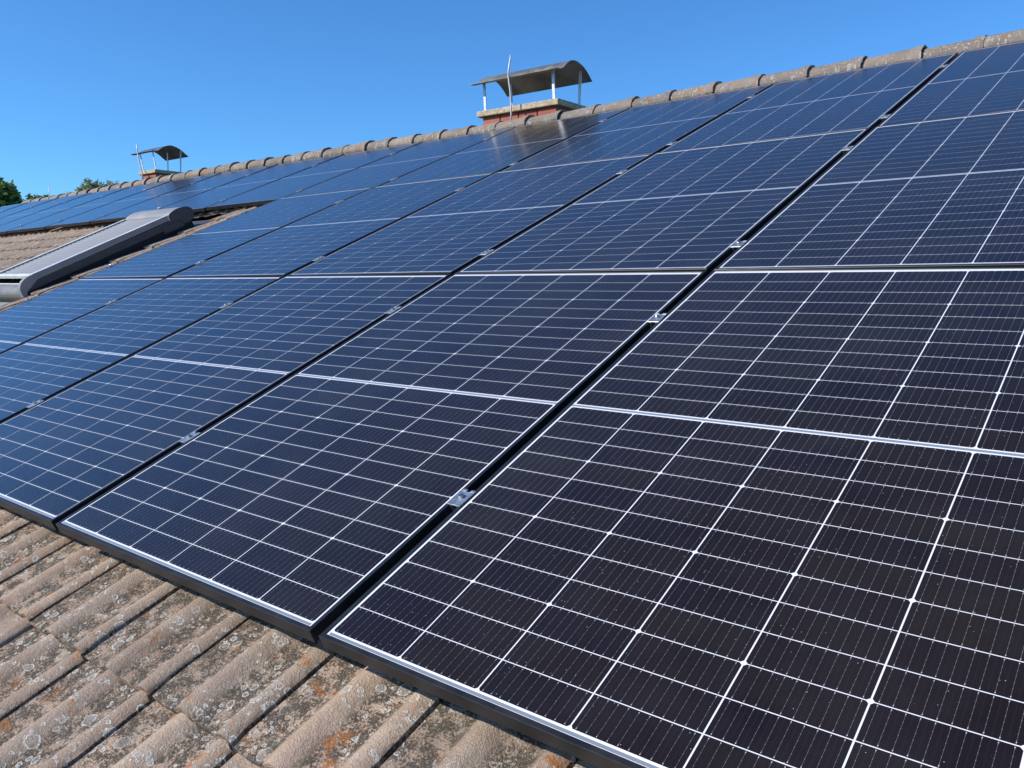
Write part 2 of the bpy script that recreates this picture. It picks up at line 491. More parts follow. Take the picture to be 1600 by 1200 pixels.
build_world(gt, 'gutter', M['gutter'], house)

# ---- roof tiles
TW, TG = 0.301, 0.312
TILT = math.atan2(0.018, TG)
PROF = [(0, .0008), (.02, .0018), (.08, .0006), (.16, .0), (.24, .0003), (.285, .0015), (.315, .0050), (.345, .0115), (.375, .0178), (.41, .0222), (.445, .0235), (.48, .0215),
        (.51, .0168), (.54, .0100), (.57, .0045), (.605, .0012), (.66, .0), (.74, .0), (.785, .0010), (.815, .0050), (.845, .0115), (.88, .0165), (.915, .0178), (.945, .0160), (.975, .0112), (1.0, .0055)]
def tile_mesh(seed, x_from=0.0, ny=7):
    r = random.Random(seed)
    prof = [q for q in PROF if q[0] >= x_from]
    wd = 0.2930; ln = TG + 0.055
    nx = len(prof)
    verts, faces = [], []
    jag = [r.uniform(-.0035, .0035) for _ in range(nx)]
    for j in range(ny):
        t = j / (ny - 1)
        for i, (s, z) in enumerate(prof):
            y = ln * t ** 1.25
            zz = z + r.uniform(-.0006, .0006)
            if j == 0: y += jag[i]; zz -= 0.0025 + r.uniform(0, .0025)
            z *= 0.9; zz *= 0.9
            verts.append((s * wd + (r.uniform(-.0007, .0007) if i in (0, nx-1) else 0), y, zz))
    for j in range(ny - 1):
        for i in range(nx - 1):
            a = j * nx + i
            faces.append((a, a + 1, a + nx + 1, a + nx))
    # nose face and the right-hand drop, then left side
    b0 = len(verts)
    for i, (s, z) in enumerate(prof):
        verts.append((s * wd, 0.004 + jag[i] * 0.5, min(z, .012) * 0.55 - 0.0215))
    for i in range(nx - 1):
        faces.append((i + 1, i, b0 + i, b0 + i + 1))
    b1 = len(verts)
    for j in range(ny):
        q = verts[j * nx + nx - 1]; verts.append((q[0], q[1], -0.022))
    for j in range(ny - 1):
        a = j * nx + nx - 1
        faces.append((a, b1 + j, b1 + j + 1, a + nx))
    b2 = len(verts)
    for j in range(ny):
        q = verts[j * nx]; verts.append((q[0], q[1], -0.022))
    for j in range(ny - 1):
        a = j * nx
        faces.append((a + nx, b2 + j + 1, b2 + j, a))
    return verts, faces
tile_data = [tile_mesh(s) for s in range(6)]
tile_me = [new_mesh('roof_tile', v_, f_, M['tile'], smooth=True) for v_, f_ in tile_data]
half_v, half_f = tile_mesh(11, 0.52)
half_me = new_mesh('roof_tile', half_v, half_f, M['tile'], smooth=True)
for me in tile_me + [half_me]:
    bm = bmesh.new(); bm.from_mesh(me)
    for e in bm.edges:
        if len(e.link_faces) == 2 and e.calc_face_angle(0) > 0.9: e.smooth = False
    bm.to_mesh(me); bm.free()
def tile_n(u, v):
    s = min(1.0, max(0.0, (v - 0.5) / 0.7))
    return TN + s * interp(u, [(-6.3, 0.002), (-5.5, 0.034)])
def tile_matrix(u, v, jitter=True):
    tn = tile_n(u, v)
    a = S(u, v, tn); x = (S(u + TW, v, tn) - a).normalized(); y = (S(u, v + TG, tn) - a); y = (y - x * y.dot(x)).normalized()
    z = x.cross(y)
    mm = Matrix.Identity(4)
    for i in range(3):
        mm[i][0] = x[i]; mm[i][1] = y[i]; mm[i][2] = z[i]; mm[i][3] = a[i]
    mm = mm @ Matrix.Rotation(-TILT, 4, 'X')
    if jitter:
        mm = mm @ Matrix.Translation((rng.uniform(-.0006, .0006), rng.uniform(-.004, .004), rng.uniform(-.0010, .0015))) @ Matrix.Rotation(rng.uniform(-.0015, .0015), 4, 'Z') @ Matrix.Rotation(rng.uniform(-.003, .003), 4, 'Y')
    return mm
camM = cam.matrix_world.inverted()
def in_view(pt, mg=0.06):
    q = camM @ pt
    if q.z > -0.05: return False
    fx = 1310.83 / 1600
    return abs(q.x / -q.z * fx) < 0.5 + mg and abs(q.y / -q.z * fx) < 0.375 + mg
UT = -0.975
VT = -0.205
SKY_L, SKY_R, SKY_B, SKY_T = -6.13, -5.38, 1.62, 3.28     # roof window
single, massed = [], []
for j in range(-3, 18):
    v = VT + TG * j
    if v < V0 - 0.02 or v > VR - 0.10: continue
    for k in range(-48, 19):
        u = UT + TW * k
        if u < U0 or u + TW > U1: continue
        if u + TW > SKY_L - 0.06 and u < SKY_R + 0.05 and v + TG > SKY_B - 0.10 and v < SKY_T - 0.05:
            if abs(u - (UT + TW * -15)) < 0.01 and v > SKY_B - 0.4: single.append((u, v, 'half'))
            continue
        ctr = S(u + TW / 2, v + TG / 2, TN)
        vis = in_view(ctr, 0.05)
        left = u < -4.45 and v < 3.75 and v > 1.0
        if vis and (v < 0.02 or (left and u > -13.2 and v > 1.3)): single.append((u, v, 'full'))
        elif v < 0.2 or (left and v > 0.9) or u > 0.9: massed.append((u, v))
print('single tiles', len(single), 'massed', len(massed))
hinv = to(house)
for u, v, kind in single[:300]:
    me = half_me if kind == 'half' else rng.choice(tile_me)
    o = link('roof_tile', me, house)
    o.matrix_parent_inverse = hinv
    o.matrix_basis = tile_matrix(u, v)
tm = MB()
for u, v in massed + [(a_, b_) for a_, b_, _ in single[300:]]:
    mm = tile_matrix(u, v, False)
    vv, ff = tile_data[rng.randrange(6)]
    tm.add([mm @ Vector(x) for x in vv], ff)
o = link('roof_tile_field', new_mesh('roof_tile_field', tm.v, tm.f, M['tiles'], smooth=True), house)
o.matrix_parent_inverse = hinv
o['kind'] = 'stuff'
# back slope, seen by nobody in the photo: the same tiles, mirrored over the ridge
bk = MB()
vv, ff = tile_mesh(3, 0.0, 3)
for j in range(-3, 18):
    v = VT + TG * j
    if v < V0 - 0.02 or v > VR - 0.10: continue
    for k in range(-48, 19):
        u = UT + TW * k
        if u < U0 or u + TW > U1: continue
        mm = tile_matrix(u, v, False)
        bk.add([Vector(((mm @ Vector(x)).x, 2 * ridge_h - (mm @ Vector(x)).y, (mm @ Vector(x)).z)) for x in vv], [tuple(reversed(f)) for f in ff])
o = link('back_slope_tiles', new_mesh('back_slope_tiles', bk.v, bk.f, M['tiles'], smooth=True), house)
o.matrix_parent_inverse = hinv
o['kind'] = 'stuff'

# ---- ridge tiles: fat open end towards +u overlaps the thin end of the next
def ridge_mesh(seed):
    r = random.Random(seed)
    na, L = 20, 0.415
    st = [(0.0, 0.084), (0.10, 0.087), (0.30, 0.092), (0.345, 0.093), (0.355, 0.099), (L, 0.1005)]
    verts, faces = [], []
    def ring(x, rad, jit):
        for i in range(na + 1):
            t = math.radians(-28 + 236 * i / na)
            rr = rad + r.uniform(-jit, jit)
            verts.append((x + r.uniform(-jit, jit), -rr * 1.15 * math.cos(t), rr * math.sin(t)))
    rv = r.uniform(0.97, 1.03)
    for x, rad in st: ring(x, rad * rv, 0.0030)
    nso = len(st)
    for x, rad in ((L - 0.002, 0.0865), (0.30, 0.080), (0.0, 0.072)): ring(x, rad, 0.0008)
    m_ = na + 1
    tot = nso + 3
    for j in range(tot):
        j2 = (j + 1) % tot
        for i in range(na):
            faces.append((j * m_ + i, j2 * m_ + i, j2 * m_ + i + 1, j * m_ + i + 1))
    for i in (0, na):
        faces.append(tuple(j * m_ + i for j in (range(tot) if i == 0 else range(tot - 1, -1, -1))))
    me = new_mesh('ridge_tile', verts, faces, M['ridge'], smooth=True)
    bm = bmesh.new(); bm.from_mesh(me)
    bmesh.ops.recalc_face_normals(bm, faces=bm.faces)
    for e in bm.edges:
        if len(e.link_faces) == 2 and e.calc_face_angle(0) > 0.7: e.smooth = False
    bm.to_mesh(me); bm.free()
    return me
ridge_me = [ridge_mesh(s) for s in range(9)]
RZ = [(-14.5, -0.045), (-13, -0.045), (-10.7, -0.020), (-9, -0.004), (-6.5, -0.010), (-5, -0.014), (-4, -0.024), (-2.4, -0.026), (0, -0.026), (4, -0.026)]
def ridge_pt(u):
    return S(u, VR, interp(u, RZ) - 0.101)
RS = 0.357
k = 0
u_end = 0.084 + RS * 12
while u_end > -14.3:
    ua = u_end - 0.415
    a = ridge_pt(ua) - Vector((0, 0, 0.004)); bb = ridge_pt(u_end)
    x = (bb - a).normalized(); y = Vector((0, 1, 0)); y = (y - x * y.dot(x)).normalized(); z = x.cross(y)
    mm = Matrix.Identity(4)
    for i in range(3):
        mm[i][0] = x[i]; mm[i][1] = y[i]; mm[i][2] = z[i]; mm[i][3] = a[i]
    mm = mm @ Matrix.Rotation(rng.uniform(-.06, .06), 4, 'X') @ Matrix.Rotation(rng.uniform(-.012, .012), 4, 'Y') @ Matrix.Rotation(rng.uniform(-.012, .012), 4, 'Z') @ Matrix.Translation((rng.uniform(-.010, .010), rng.uniform(-.007, .007), rng.uniform(-.004, .004)))
    if in_view(bb, 0.2):
        o = link('ridge_tile', rng.choice(ridge_me), house)
        o.matrix_parent_inverse = hinv
        o.matrix_basis = mm
    u_end -= RS

# ------------------------------------------------------------------ solar panels
FH = 0.030                    # frame height
LIP = 0.0105
Y0, Y1 = 0.002, PL - 0.002
def frame_mesh():
    bm = bmesh.new()
    # profile across one rail: (inset from the outer edge, z)
    prof = [(0.0, -FH), (0.0, -0.0008), (0.0008, 0.0), (LIP - 0.0006, 0.0), (LIP, -0.0006), (LIP, -0.0016), (LIP + 0.001, -0.0075), (0.0016, -0.0075), (0.0016, -FH + 0.0015), (0.024, -FH + 0.0015), (0.024, -FH)]
    cs = [(0, Y0, 1, 1), (PW, Y0, -1, 1), (PW, Y1, -1, -1), (0, Y1, 1, -1)]
    rings = [[bm.verts.new((cx + d * sx, cy + d * sy, z)) for d, z in prof] for cx, cy, sx, sy in cs]
    n_ = len(prof)
    for k in range(4):
        a, b_ = rings[k], rings[(k + 1) % 4]
        for i in range(n_):
            bm.faces.new((a[i], b_[i], b_[(i + 1) % n_], a[(i + 1) % n_]))
    bmesh.ops.recalc_face_normals(bm, faces=bm.faces)
    me = bpy.data.meshes.new('frame'); bm.to_mesh(me); bm.free()
    me.materials.append(M['frame'])
    return me
FRAME = frame_mesh()
ZG = -0.0018                  # glass front level below the lip
sb = MB(); sb.box(LIP - 0.003, PW - LIP + 0.003, Y0 + LIP - 0.003, Y1 - LIP + 0.003, -0.0070, ZG - 0.0003)
SHEET = sb.mesh('backsheet', M['sheet'])
def ribbon(y0, y1, x0=0.03, x1=PW - 0.03):
    q = MB(); q.box(x0, x1, y0, y1, ZG - 0.0004, ZG + 0.0001)
    return q.mesh('bus_ribbon', M['ribbon'])
RIB = [ribbon(0.0142, 0.0202, 0.016, PW - 0.016), ribbon(PL / 2 - 0.0036, PL / 2 + 0.0036, 0.012, PW - 0.012)]
NC, NR = 6, 24
CX0, CP = 0.0155, 1.1030 / 6
GX, GY = 0.0029, 0.0019
CH = 0.0041
def row_span(r):
    if r < 12: lo, hi = 0.0240, PL / 2 - 0.0072
    else: lo, hi = PL / 2 + 0.0072, PL - 0.0250
    h = (hi - lo) / 12; q = r % 12
    return lo + q * h + GY / 2, lo + (q + 1) * h - GY / 2
cw = CP - GX
chh = row_span(0)[1] - row_span(0)[0]
def cell_poly(kind):           # chamfered wafer corners at the foot, none, or at the head
    c_ = CH
    if kind == 0: pts = [(c_, 0), (cw - c_, 0), (cw, c_), (cw, chh), (0, chh), (0, c_)]
    elif kind == 2: pts = [(0, 0), (cw, 0), (cw, chh - c_), (cw - c_, chh), (c_, chh), (0, chh - c_)]
    else: pts = [(0, 0), (cw, 0), (cw, chh), (0, chh)]
    return pts
def cell_mesh(kind):
    pts = cell_poly(kind); n_ = len(pts)
    verts = [(x, y, ZG) for x, y in pts] + [(x, y, ZG - 0.0003) for x, y in pts]
    faces = [tuple(range(n_))] + [(i, n_ + i, n_ + (i + 1) % n_, (i + 1) % n_) for i in range(n_)]
    uvs = []
    for f_ in faces:
        for i in f_: uvs.append((verts[i][0] / cw, verts[i][1] / chh))
    return new_mesh('solar_cell', verts, faces, M['cell'], uvs=uvs)
CELL = [cell_mesh(k_) for k_ in range(3)]
def field_mesh():
    verts, faces, uvs = [], [], []
    for r in range(NR):
        y0, _ = row_span(r)
        for c_ in range(NC):
            pts = cell_poly(r % 3); b0 = len(verts)
            verts += [(CX0 + c_ * CP + GX / 2 + x, y0 + y, ZG) for x, y in pts]
            faces.append(tuple(range(b0, b0 + len(pts))))
            uvs += [(x / cw, y / chh) for x, y in pts]
    return new_mesh('cell_field', verts, faces, M['cells'], uvs=uvs)
FIELD = field_mesh()

ORD = ['first', 'second', 'third', 'fourth', 'fifth', 'sixth', 'seventh', 'eighth', 'ninth', 'tenth', 'eleventh', 'twelfth', 'thirteenth', 'fourteenth']
def panel_label(p, q):
    if q == 0:
        return ['nearest black-framed solar panel at lower right, cut off by the bottom right corner',
                'bottom-row solar panel second from the right, its whole lower edge above the tiles',
                'bottom-row solar panel third from the right, its lower corner above the tiles at left',
                'bottom-row solar panel fourth from the right, cut off by the left photo edge',
                'bluest bottom-row solar panel at the far left, beside the bare tile strip'][p]
    if q == 1:
        return ['middle-row solar panel at the right edge, directly above the nearest panel',
                'middle-row solar panel second from the right, between two wide black gaps',
                'middle-row solar panel third from the right, in the centre of the array',
                'middle-row solar panel fourth from the right, second from the roof window strip',
                'middle-row solar panel at the left end, edged by the tiles beside the roof window'][p]
    extra = {0: 'top-row solar panel at the upper right edge, the first under the ridge tiles',
             2: 'top-row solar panel third from the right, just right of the large chimney',
             3: 'top-row solar panel fourth from the right, under the large chimney, reflecting its bricks',
             13: 'top-row solar panel at the far left, last before the big tree'}
    return extra.get(p, 'top-row solar panel under the ridge, %s from the right' % ORD[p])
for q in range(3):
    for p in range(5 if q < 2 else 14):
        root = empty('solar_panel', panel_matrix(p, q), panel_label(p, q), 'solar panel', 'black framed solar panels on the roof')
        link('frame', FRAME, root)
        link('backsheet', SHEET, root)
        for me in RIB: link('bus_ribbon', me, root)
        if q < 2 or p < 4:
            for r in range(NR):
                y0, _ = row_span(r)
                for c_ in range(NC):
                    link('solar_cell', CELL[r % 3], root, Matrix.Translation((CX0 + c_ * CP + GX / 2, y0, 0)))
        else:
            o = link('cell_field', FIELD, root); o['kind'] = 'stuff'

# ------------------------------------------------------------------ mounting rails with clamps
def clamp_mesh():
    q = MB()
    L2 = 0.030
    # top plate with a notch at one end, two webs down into the gap
    q.box(-0.019, 0.019, -L2, L2 - 0.008, 0.0006, 0.0036)
    q.box(-0.019, -0.005, L2 - 0.008, L2, 0.0006, 0.0036)
    q.box(0.006, 0.019, L2 - 0.008, L2, 0.0006, 0.0036)
    q.box(-0.0105, -0.0080, -L2, L2 - 0.009, -0.034, 0.0006)
    q.box(0.0080, 0.0105, -L2, L2 - 0.009, -0.034, 0.0006)
    return q.mesh('mid_clamp', M['alu'], bevel=0.0006)
CLAMP = clamp_mesh()
bq = MB(); bq.tube([(0, 0, 0.0036), (0, 0, 0.0105)], 0.0068, 12); bq.tube([(0, 0, 0.0105), (0, 0, 0.0112)], 0.0040, 6)
BOLT = bq.mesh('clamp_bolt', M['steel'], bevel=0.0006)
eq = MB()
eq.box(-0.030, 0.010, -0.022, 0.022, 0.0006, 0.0036); eq.box(-0.030, -0.026, -0.022, 0.022, -0.036, 0.0006)
ENDC = eq.mesh('end_clamp', M['alu'], bevel=0.0006)
hk = MB()
hk.box(-0.016, 0.016, -0.135, 0.03, -0.0655, -0.0595); hk.box(-0.016, 0.016, -0.141, -0.135, -0.095, -0.0595); hk.box(-0.020, 0.020, -0.02, 0.03, -0.0595, -0.035)
HOOK = hk.mesh('roof_hook', M['alu'], bevel=0.001)
rails = [(0, 0.455, 5, 'lower mounting rail with silver clamps in the gaps of the bottom panel row'),
         (0, 1.397, 5, 'upper mounting rail with silver clamps in the gaps of the bottom panel row'),
         (1, 0.235, 5, 'lower mounting rail with silver clamps in the gaps of the middle panel row'),
         (1, 1.400, 5, 'upper mounting rail with silver clamps in the gaps of the middle panel row'),
         (2, 0.205, 14, 'lower mounting rail of the top panel row, silver hooks under its frames'),
         (2, 1.335, 14, 'upper mounting rail with silver clamps just below the ridge')]
for q, vv_, np_, lab in rails:
    yv, zn = row_point(q, vv_)
    root = empty('mounting_rail', Matrix.Translation(S(0, yv, zn - 0.05)), lab, 'rail', 'mounting rails under the solar panels')
    rinv = to(root)
    rm = MB()
    ul, ur = -(np_ - 1) * PITCH_U - 0.085, PW + 0.06
    st = [ur + (ul - ur) * k / 14 for k in range(15)]
    for a, b_ in zip(st, st[1:]):
        corners = []
        for uu in (b_, a):
            for dv, dn in ((-0.019, -0.072), (0.019, -0.072), (0.019, -0.0335), (-0.019, -0.0335)):
                corners.append(S(uu, yv + dv, zn + dn))
        rm.add(corners, [(0, 1, 5, 4), (1, 2, 6, 5), (2, 3, 7, 6), (3, 0, 4, 7), (3, 2, 1, 0), (4, 5, 6, 7)])
    link('rail_bar', new_mesh('rail_bar', rm.v, rm.f, M['rail']), root).matrix_parent_inverse = rinv
    for p in range(np_):
        pm = panel_matrix(p, q)
        if p < np_ - 1:
            o = link('mid_clamp', CLAMP, root)
            o.matrix_parent_inverse = rinv
            o.matrix_basis = pm @ Matrix.Translation((-GAP / 2 + 0.001, vv_ + rng.uniform(-.006, .006), 0)) @ Matrix.Rotation(rng.uniform(-.03, .03), 4, 'Z')
            link('clamp_bolt', BOLT, o)
        elif q < 2:
            o = link('end_clamp', ENDC, root)
            o.matrix_parent_inverse = rinv
            o.matrix_basis = pm @ Matrix.Translation((0.0, vv_, 0))
            link('clamp_bolt', BOLT, o, Matrix.Translation((-0.012, 0, 0)))
    if vv_ < 0.3 and q == 2:
        for uu in (-5.16, -7.38, -8.52, -9.72, -10.85):
            pm = panel_matrix(0, 2)
            o = link('roof_hook', HOOK, root)
            o.matrix_parent_inverse = rinv
            a = S(uu, yv, zn)
            o.matrix_basis = Matrix.Translation(a) @ Matrix.Rotation(PITCH, 4, 'X')

# ------------------------------------------------------------------ roof window with closed outside shutter
def local_roof(u, v, n0, slope):
    """frame at (u,v) of the roof, tilted by slope (dn/dv) over the roof pitch"""
    return Matrix.Translation(P(u, v, n0)) @ Matrix.Rotation(PITCH + math.atan(slope), 4, 'X')
win = empty('roof_window', local_roof(SKY_L, 1.62, -0.030, 0.0175), 'roof window covered by a closed grey roller shutter with side rails', 'roof window')
# local frame: x 0..W across, y 0..L up the roof, z above the shutter plane
W_, L_ = SKY_R - SKY_L, 1.31
def side_profile(off=0.0):
    # rail seen from the side, its foot rounded down to the apron
    pts = [(0.010, -0.085)]
    for i in range(9):
        t = math.radians(180 - 90 * i / 8)
        pts.append((0.115 + 0.105 * math.cos(t), -0.045 + 0.083 * math.sin(t)))
    pts += [(L_, 0.040), (L_, -0.002), (0.16, -0.006), (0.05, -0.060), (0.045, -0.085)]
    return pts
for x0, x1 in ((0.0, 0.042), (W_ - 0.042, W_)):
    q = MB(); q.extrude_x(side_profile(), x0, x1)
    o = q.build('side_rail', M['shutter'], win, bevel=0.0015)
    e = MB(); e.box(x0 + 0.002, x1 - 0.002, 0.14, L_ - 0.003, 0.0385, 0.0425); e.build('rail_sunlit_top', M['shutter_light'], o)  # pale strip puts the sunlit look of the rail top into colour
# cladding of the window frame under the rails
q = MB(); q.box(0.006, 0.028, 0.05, 1.50, -0.14, -0.008); q.build('frame_cladding', M['shutter_dark'], win)
q = MB(); q.box(W_ - 0.028, W_ - 0.006, 0.05, 1.50, -0.062, -0.008); q.build('frame_cladding', M['shutter_dark'], win)
q = MB(); q.box(W_ - 0.036, W_ - 0.012, 0.05, 1.50, -0.16, -0.064); q.build('frame_cladding', M['rubber_shadow'], win)  # lower frame side coloured black to stand for the shadow there
# slats
sl_n, sl_y0 = 30, 0.175
sp_ = (1.315 - sl_y0) / sl_n
sm = MB()
ps = [(0.0006, 0.026), (0.004, 0.0305), (sp_ * 0.35, 0.0322), (sp_ * 0.7, 0.0315), (sp_ - 0.005, 0.0265), (sp_ - 0.0004, 0.0175), (sp_ - 0.0004, 0.010), (0.0006, 0.010)]
sm.extrude_x(ps, 0.043, W_ - 0.043)
SLAT = sm.mesh('shutter_slat', M['shutter'])
for k in range(sl_n):
    link('shutter_slat', SLAT, win, Matrix.Translation((0, sl_y0 + k * sp_, 0)))
q = MB(); q.box(0.043, W_ - 0.043, 0.142, 0.175, 0.004, 0.034); q.build('bottom_bar', M['shutter_light'], win, bevel=0.004)
# glass and sash below the bar
q = MB(); q.box(0.043, W_ - 0.043, 0.10, 1.30, -0.034, -0.028)
gl, n, l, b = mat_new('dark_window_glass'); b.inputs['Base Color'].default_value = (0.01, 0.012, 0.013, 1); b.inputs['Roughness'].default_value = 0.05
l.new(noise(n, l, None, 4.0), b.inputs['Coat Weight'])
q.build('glass_pane', gl, win)
q = MB(); q.box(0.043, W_ - 0.043, 0.098, 0.108, -0.030, -0.016); q.build('glazing_bar', M['shutter_light'], win, bevel=0.002)
cv = []
for i in range(9):
    t = math.radians(90 + 80 * i / 8)
    cv.append((0.092 + 0.075 * math.cos(t), -0.082 + 0.062 * math.sin(t)))
q = MB(); q.extrude_x([(0.098, -0.020)] + cv + [(0.018, -0.095), (0.098, -0.095)], 0.043, W_ - 0.043)
q.build('sash_cover', M['sash'], win, bevel=0.001)
q = MB(); q.box(0.01, W_ - 0.01, -0.005, 0.06, -0.125, -0.096); q.build('gasket', M['rubber_shadow'], win)
# D-shaped roller box
def box_prof():
    pts = [(1.314, 0.022), (1.318, 0.036), (1.345, 0.050), (1.385, 0.0585), (1.430, 0.060), (1.475, 0.054), (1.512, 0.041), (1.535, 0.022), (1.542, -0.002)]
    pts += [(1.536, -0.036), (1.512, -0.064), (1.470, -0.076), (1.425, -0.072), (1.398, -0.046), (1.385, -0.020), (1.314, -0.012)]
    return pts
q = MB(); q.extrude_x(box_prof(), 0.004, W_ - 0.004)
bx = q.build('roller_box', M['shutter'], win, bevel=0.002)
for x0, x1 in ((-0.002, 0.004), (W_ - 0.004, W_ + 0.002)):
    q = MB(); q.extrude_x([(y * 1.0, z + 0.002) for y, z in box_prof()], x0, x1)
    q.build('end_cap', M['shutter_dark'], bx, bevel=0.001)
q = MB(); q.box(W_ - 0.001, W_ + 0.003, 1.305, 1.312, -0.004, 0.042); q.build('rail_joint', M['shutter_light'], win)
q = MB(); q.box(W_ - 0.040, W_ - 0.001, 1.22, 1.42, -0.090, -0.030); q.build('hinge_cover', M['shutter_dark'], win, bevel=0.003)
# flashing: apron below, gutters beside
q = MB()
q.add([(-0.10, -0.22, -0.150), (W_ + 0.08, -0.22, -0.150), (W_ + 0.08, 0.02, -0.118), (-0.10, 0.02, -0.118), (-0.10, -0.22, -0.154), (W_ + 0.08, -0.22, -0.154), (W_ + 0.08, 0.02, -0.122), (-0.10, 0.02, -0.122)],
      [(0, 1, 2, 3), (7, 6, 5, 4), (0, 4, 5, 1), (1, 5, 6, 2), (2, 6, 7, 3), (3, 7, 4, 0)])
q.build('apron_flashing', M['flash'], win)
q = MB(); q.box(W_ - 0.02, W_ + 0.09, 0.0, 1.55, -0.168, -0.160); q.box(-0.12, 0.02, 0.0, 1.55, -0.168, -0.160); q.box(-0.05, W_ + 0.05, 1.50, 1.70, -0.150, -0.145)
q.build('side_flashing', M['shutter_dark'], win)

# ------------------------------------------------------------------ chimneys
def chimney(label, u0, u1, h0, h1, top, thick, lap, hood_u0, hood_u1, hood_prof, posts, hood_mat, post_w):
    root = empty('chimney', Matrix.Translation(H((u0 + u1) / 2, (h0 + h1) / 2, top - 0.9)), label, 'chimney', 'brick chimneys on the ridge')
    o0 = Vector(root.matrix_world.translation)
    L = lambda u, h, z: H(u, h, z) - o0
    def lbox(mb, ua, ub, ha, hb, za, zb):
        a = L(ua, ha, za); b_ = L(ub, hb, zb); mb.box(a.x, b_.x, a.y, b_.y, a.z, b_.z)
    q = MB(); lbox(q, u0, u1, h0, h1, top - thick, top)
    me = q.mesh('chimney_slab', M['slab'], bevel=0.008, seg=2)
    link('chimney_slab', me, root)
    b0u, b1u, b0h, b1h = u0 + lap, u1 - lap, h0 + lap, h1 - lap
    q = MB(); lbox(q, b0u + 0.012, b1u - 0.012, b0h + 0.012, b1h - 0.012, top - 0.95, top - thick + 0.001)
    link('mortar_core', q.mesh('mortar_core', M['mortar']), root)
    bh, jt = 0.071, 0.012
    cache = {}
    for c_ in range(7):
        z1 = top - thick - 0.006 - c_ * (bh + jt); z0 = z1 - bh
        for side in range(4):
            ln = (b1u - b0u) if side in (0, 2) else (b1h - b0h - 0.23)
            nb = max(1, round(ln / 0.252))
            offs = 0.5 if c_ % 2 else 0.0
            step = ln / nb
            edges = [0.0] + [step * (k_ + offs) for k_ in range(nb + 1) if 0.02 < step * (k_ + offs) < ln - 0.02] + [ln]
            for s0, s1 in zip(edges, edges[1:]):
                a, b_ = s0 + jt / 2, s1 - jt / 2
                if b_ - a < 0.03: continue
                dz = rng.uniform(-.0015, .0015); pr_ = rng.uniform(-.003, .002)
                key = (round(b_ - a, 3), side % 2)
                if key not in cache:
                    mb = MB()
                    if side % 2 == 0: mb.box(-(b_ - a) / 2, (b_ - a) / 2, -0.0575, 0.0575, -bh / 2, bh / 2)
                    else: mb.box(-0.0575, 0.0575, -(b_ - a) / 2, (b_ - a) / 2, -bh / 2, bh / 2)
                    cache[key] = mb.mesh('brick', M['brick'], bevel=0.004)
                mid = (a + b_) / 2
                if side == 0: c3 = L(b0u + mid, b0h + 0.0575 - pr_, (z0 + z1) / 2)
                elif side == 2: c3 = L(b0u + mid, b1h - 0.0575 + pr_, (z0 + z1) / 2)
                elif side == 1: c3 = L(b1u - 0.0575 + pr_, b0h + 0.115 + mid, (z0 + z1) / 2)
                else: c3 = L(b0u + 0.0575 - pr_, b0h + 0.115 + mid, (z0 + z1) / 2)
                link('brick', cache[key], root, Matrix.Translation(c3 + Vector((0, 0, dz))))
    # hood: a bent sheet with a flat front lip and a barrel rise
    fine = []
    n_ = len(hood_prof)
    for i in range(n_ - 1):                       # Catmull-Rom through the profile
        p0 = hood_prof[max(i-1, 0)]; p1 = hood_prof[i]; p2 = hood_prof[i+1]; p3 = hood_prof[min(i+2, n_-1)]
        for k_ in range(6):
            t = k_ / 6
            f_ = lambda a, b_, c_, d: 0.5 * (2*b_ + (c_-a)*t + (2*a-5*b_+4*c_-d)*t*t + (3*b_-a-3*c_+d)*t**3)
            fine.append((f_(p0[0], p1[0], p2[0], p3[0]), f_(p0[1], p1[1], p2[1], p3[1])))
    fine.append(hood_prof[-1])
    th = 0.006
    up_, dn_ = [], []
    for i, (h_, z_) in enumerate(fine):
        a = fine[max(i-1, 0)]; b_ = fine[min(i+1, len(fine)-1)]
        dx, dz = b_[0]-a[0], b_[1]-a[1]; ll = math.hypot(dx, dz)
        up_.append((h_ - dz/ll*th/2, z_ + dx/ll*th/2)); dn_.append((h_ + dz/ll*th/2, z_ - dx/ll*th/2))
    verts, faces = [], []
    for (h_, z_) in up_ + dn_[::-1]:
        verts.append(L(hood_u0, h_, z_)); verts.append(L(hood_u1, h_, z_))
    tot = len(up_) * 2
    for i in range(tot):
        j = (i + 1) % tot
        faces.append((2*i, 2*i+1, 2*j+1, 2*j))
    for i in range(len(up_) - 1):
        faces.append((2*i, 2*(i+1), 2*(tot-2-i), 2*(tot-1-i)))
        faces.append((2*i+1, 2*(tot-1-i)+1, 2*(tot-2-i)+1, 2*(i+1)+1))
    me = new_mesh('hood', verts, faces, hood_mat)
    bm = bmesh.new(); bm.from_mesh(me); bmesh.ops.recalc_face_normals(bm, faces=bm.faces)
    for f_ in bm.faces: f_.smooth = True
    for e in bm.edges:
        if len(e.link_faces) == 2 and e.calc_face_angle(0) > 0.6: e.smooth = False
    bm.to_mesh(me); bm.free()
    link('hood', me, root)
    for (ua, ha), (ub, hb) in posts:
        zt = min(interp(hb, fine), 99)
        a = L(ua, ha, top - 0.002); b_ = L(ub, hb, zt - 0.002)
        mb = MB()
        x, y = post_w, post_w * 0.35
        vs_ = [a + Vector(d) for d in ((-x,-y,0),(x,-y,0),(x,y,0),(-x,y,0))] + [b_ + Vector(d) for d in ((-x,-y,0),(x,-y,0),(x,y,0),(-x,y,0))]
        mb.add(vs_, [(0,1,5,4),(1,2,6,5),(2,3,7,6),(3,0,4,7),(3,2,1,0),(4,5,6,7)])
        link('hood_post', mb.mesh('hood_post', M['post']), root)
    return root

